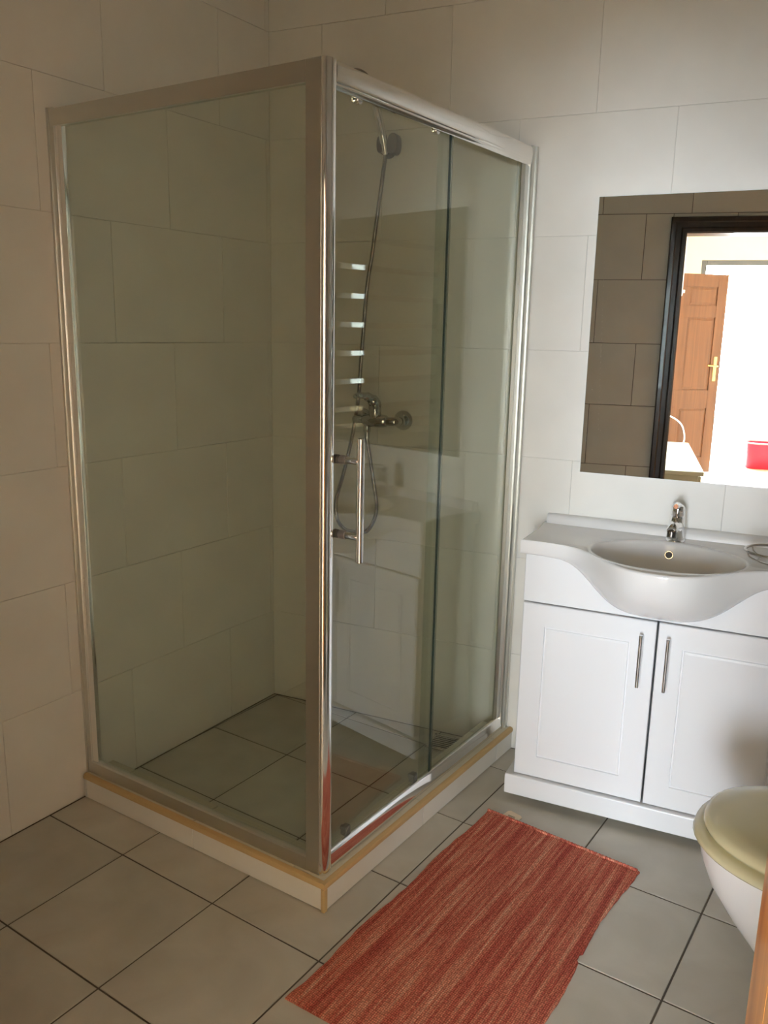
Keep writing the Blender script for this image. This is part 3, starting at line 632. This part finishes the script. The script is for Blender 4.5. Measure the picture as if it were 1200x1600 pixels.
for s in (RS0 + .1, RS1 - .1):
    for z in (1.05, 1.75): mb = MB(); mb.cyl(wr(s, -.04, z), wr(s, .086, z), .010, 12); mb.obj('bracket', RADW, rad, smooth=True)

# ---------------------------------------------------------------- bathroom door leaf, standing open into the room
def leaf(name, hinge, tip, z1, label, mt, thick=.04, rows=((.14, .62), (.80, 1.46), (1.62, 1.84)), handle=True, flip=1):
    h_ = Vector((*hinge, 0)); t_ = Vector((*tip, 0)); t = (t_ - h_).normalized(); Lf = (t_ - h_).length; n = Vector((-t.y, t.x, 0)) * flip
    fn = lambda s, d_, z: h_ + t * s + n * d_ + Vector((0, 0, z))
    root = thing(name, (h_.x, h_.y, .008), label, 'door')
    st = .105; mid = Lf / 2; mb = MB()
    mb.box((0, 0, .008), (st, thick, z1), fn, .002); mb.box((Lf - st, 0, .008), (Lf, thick, z1), fn, .002)
    zz = [.008] + [v for r in rows for v in r] + [z1]
    for a, b in zip(zz[0::2], zz[1::2]): mb.box((st, 0, a), (Lf - st, thick, b), fn, .001)
    for a, b in rows: mb.box((mid - .045, 0, a), (mid + .045, thick, b), fn, .001)
    mb.obj('frame', mt, root)
    for a, b in rows:
        for s0, s1 in ((st, mid - .045), (mid + .045, Lf - st)):
            mb = MB()
            def rc_(i, d_): return [fn(s0 + i, d_, a + i), fn(s1 - i, d_, a + i), fn(s1 - i, d_, b - i), fn(s0 + i, d_, b - i)]
            mb.rings([rc_(.03, thick * .15), rc_(.012, thick * .28), rc_(0, thick * .28), rc_(0, thick * .72), rc_(.012, thick * .72), rc_(.03, thick * .85)], cap0=True, cap1=True); mb.obj('panel', mt, root)
    if handle:
        for sd in (-1, 1):
            d0 = 0 if sd < 0 else thick
            mb = MB(); mb.box((Lf - .075, d0, .93), (Lf - .040, d0 + sd * .006, 1.17), fn, .002)
            p = mb.obj('handle_plate', BRASS, root)
            mb = MB(); mb.tube(smoothpath([fn(Lf - .057, d0 + sd * .004, 1.08), fn(Lf - .057, d0 + sd * .045, 1.08), fn(Lf - .075, d0 + sd * .055, 1.08), fn(Lf - .17, d0 + sd * .055, 1.085)], 5), .008, 12); mb.obj('lever', BRASS, p, smooth=True)
    return root
leaf('bathroom_door', (2.082, -1.975), (1.9285, -1.400), 1.885, 'orange-brown wooden door standing open into the bathroom at the near right edge', OAK, flip=-1, handle=False)
leaf('panelled_door', (1.285, -5.99), (2.088, -6.385), 1.960, 'brown six-panel wooden door with brass handle, seen in the mirror', PINE, rows=((.16, .66), (.84, 1.55), (1.66, 1.84)), flip=1)

# ---------------------------------------------------------------- things in the room beyond
ch = thing('chest_of_drawers', (1.45, -3.05, 0), 'cream chest of drawers against the far room wall, seen low in the mirror', 'chest')
mb = MB(); mb.box((1.17, -3.78, .0), (1.668, -2.42, .575), bev=.003); mb.obj('carcass', CHESTM, ch)
mb = MB(); mb.box((1.165, -3.80, .575), (1.695, -2.40, .60), bev=.004); mb.obj('top', CHESTM, ch)
for ya, yb in ((-3.765, -3.33), (-3.32, -2.885), (-2.875, -2.435)):
    for za, zb in ((.04, .30), (.31, .565)):
        mb = MB(); mb.box((1.668, ya, za), (1.684, yb, zb), bev=.002); d_ = mb.obj('drawer', CHESTM, ch)
        mb = MB(); mb.cyl(((1.684), (ya + yb) / 2, (za + zb) / 2 + .05), (1.712, (ya + yb) / 2, (za + zb) / 2 + .05), .016, 14, .003); mb.obj('knob', WHITE, d_, smooth=True)
wcab = thing('wall_cabinet', (1.35, -4.5, 1.66), 'white wall cupboard above the cream chest, seen in the mirror', 'cupboard')
mb = MB(); mb.box((1.152, -4.8, 1.66), (1.56, -4.2, 2.16), bev=.003); mb.obj('carcass', WHITE, wcab)
for ya, yb in ((-4.79, -4.505), (-4.495, -4.21)):
    mb = MB(); mb.box((1.56, ya, 1.67), (1.576, yb, 2.15), bev=.002); d_ = mb.obj('door', WHITE, wcab)
    mb = MB(); mb.cyl((1.576, (ya + yb) / 2, 1.71), (1.60, (ya + yb) / 2, 1.71), .013, 12, .002); mb.obj('knob', WHITE, d_, smooth=True)
mb = MB(); mb.tube(smoothpath([(1.17, -3.6, .62), (1.20, -3.58, .74), (1.45, -3.5, .83), (1.60, -3.45, .78), (1.64, -3.45, .66), (1.60, -3.45, .606)], 8), .005, 8)
tag(mb.obj('cable', WHITE, None, smooth=True, org=(1.5, -3.5, .6)), 'thin white cable arching up behind the chest top in the mirror', 'cable')
bk = thing('red_bucket', (2.68, -6.95, 0), 'red plastic bucket with a pale rim on the bright far floor, seen in the mirror', 'bucket')
def rsq(h, z, r=.5, cx=2.68, cy=-6.93):
    return [Vector((cx + h * abs(cos(a)) ** r * (1 if cos(a) > 0 else -1), cy + h * .8 * abs(sin(a)) ** r * (1 if sin(a) > 0 else -1), z)) for a in [2 * pi * k / 40 for k in range(40)]]
mb = MB(); mb.rings([rsq(.155, 0), rsq(.165, .01), rsq(.178, .265), rsq(.170, .265), rsq(.158, .02), rsq(.10, .015)], cap0=True, cap1=True); mb.obj('body', REDP, bk, smooth=True, angle=50)
mb = MB(); mb.rings([rsq(.178, .262), rsq(.186, .266), rsq(.186, .276), rsq(.172, .278), rsq(.170, .264)]); mb.obj('rim', mat('pale_pink', (.85, .5, .5), .4), bk, smooth=True)

# ---------------------------------------------------------------- woven rug
def m_rug():
    mt = mat('woven_rug', (.4, .07, .05), .95, spec=.1)
    tc = nd(mt, 'ShaderNodeTexCoord'); mp = nd(mt, 'ShaderNodeMapping'); mp.inputs['Scale'].default_value = (1, .035, 1); lk(mt, tc.outputs['Object'], mp.inputs[0])
    n1 = nd(mt, 'ShaderNodeTexNoise'); n1.inputs['Scale'].default_value = 95; n1.inputs['Detail'].default_value = 5; n1.inputs['Roughness'].default_value = .7; lk(mt, mp.outputs[0], n1.inputs['Vector'])
    r1 = ramp(mt, n1.outputs[0], [(.32, (.40, .072, .060)), (.45, (.54, .130, .092)), (.55, (.66, .23, .15)), (.68, (.80, .44, .31))])
    mp2 = nd(mt, 'ShaderNodeMapping'); mp2.inputs['Scale'].default_value = (210, 190, 1); lk(mt, tc.outputs['Object'], mp2.inputs[0])
    vo = nd(mt, 'ShaderNodeTexVoronoi'); vo.inputs['Scale'].default_value = 1.0; vo.inputs['Randomness'].default_value = .35; lk(mt, mp2.outputs[0], vo.inputs['Vector'])
    r2 = ramp(mt, vo.outputs['Distance'], [(.12, (1.32, 1.30, 1.28)), (.58, (.50, .47, .47))])
    mx_ = nd(mt, 'ShaderNodeMix'); mx_.data_type = 'RGBA'; mx_.blend_type = 'MULTIPLY'; mx_.inputs[0].default_value = 1
    lk(mt, r1.outputs[0], mx_.inputs[6]); lk(mt, r2.outputs[0], mx_.inputs[7])
    n3 = noise(mt, 420, (1, 1, 1), 2); r3 = ramp(mt, n3.outputs[0], [(.60, (0, 0, 0)), (.72, (1, 1, 1))])
    mx2 = nd(mt, 'ShaderNodeMix'); mx2.data_type = 'RGBA'; mx2.inputs[7].default_value = (.74, .42, .26, 1); lk(mt, mx_.outputs[2], mx2.inputs[6])
    k = nd(mt, 'ShaderNodeMath', operation='MULTIPLY'); k.inputs[1].default_value = .45; lk(mt, r3.outputs[0], k.inputs[0]); lk(mt, k.outputs[0], mx2.inputs[0])
    lk(mt, mx2.outputs[2], bsdf(mt).inputs['Base Color']); bump(mt, vo.outputs['Distance'], -.6, .002); return mt
RUG = m_rug()
rug = thing('rug', (1.27, -.70, 0), 'rust-red striped woven cotton rug lying on the floor between shower and vanity', 'rug')
NX, NY = 60, 130; top = []
import mathutils.noise as mn
def rugpt(i, j):
    s, t = i / NX, j / NY
    y_top = -.247 - .025 * s; y_bot = -1.135 + .012 * s
    y = y_top + (y_bot - y_top) * t
    xl = 1.049 - .020 * t + .004 * sin(t * 16) + .003 * mn.noise(Vector((t * 22, 0, 3))); xr = 1.502 - .006 * t + .008 * sin(t * 9 + 2) + .003 * mn.noise(Vector((t * 26, 9, 3)))
    if .44 < t < .475: xr -= .006
    x = xl + (xr - xl) * s
    z = .0052 + .0016 * mn.noise(Vector((x * 7, y * 7, 0))) + .0013 * mn.noise(Vector((x * 60, y * 9, 4)))
    if s in (0, 1) or t in (0, 1): z *= .8
    if i == NX: y += .002 * (j % 2)
    if j == 0: y += .002 * (i % 2)
    return x, y, z
vs = [Vector(rugpt(i, j)) for j in range(NY + 1) for i in range(NX + 1)]; K = len(vs)
fs = [(j * (NX + 1) + i, j * (NX + 1) + i + 1, (j + 1) * (NX + 1) + i + 1, (j + 1) * (NX + 1) + i) for j in range(NY) for i in range(NX)]
edge = [i for i in range(NX + 1)] + [j * (NX + 1) + NX for j in range(1, NY + 1)] + [NY * (NX + 1) + i for i in range(NX - 1, -1, -1)] + [j * (NX + 1) for j in range(NY - 1, 0, -1)]
low = [Vector((vs[e].x, vs[e].y, .0003)) for e in edge]; ne = len(edge)
fs += [(edge[k], edge[(k + 1) % ne], K + (k + 1) % ne, K + k) for k in range(ne)]
mb = MB(); mb.add(vs + low, fs); mb.obj('woven_cloth', RUG, rug, smooth=True, angle=60)
mb = MB()                                     # turned hem along the short end
hm = [Vector((1.050 + .452 * k / 90, -.249 - .025 * k / 90 + .0012 * (k % 2), .0062 + .0008 * (k % 2))) for k in range(91)]
mb.tube(hm, .0042, 8); mb.obj('hem', RUG, rug, smooth=True)
mb = MB(); n = 8
lab = [(1.092, -.252), (1.098, -.213), (1.105, -.206), (1.141, -.214), (1.147, -.222), (1.143, -.256)]
mb.prism(lab, .0006, .0022); mb.obj('care_label', TAGM, rug)['label'] = 'small beige care label'
mb = MB()
for k in range(5): mb.box((1.108 + .002 * k, -.236 - .004 * k + .006, .0022), (1.130 + .001 * k, -.2375 - .004 * k + .006, .0026))
mb.obj('label_print', mat('label_ink', (.30, .22, .14), .8), rug)
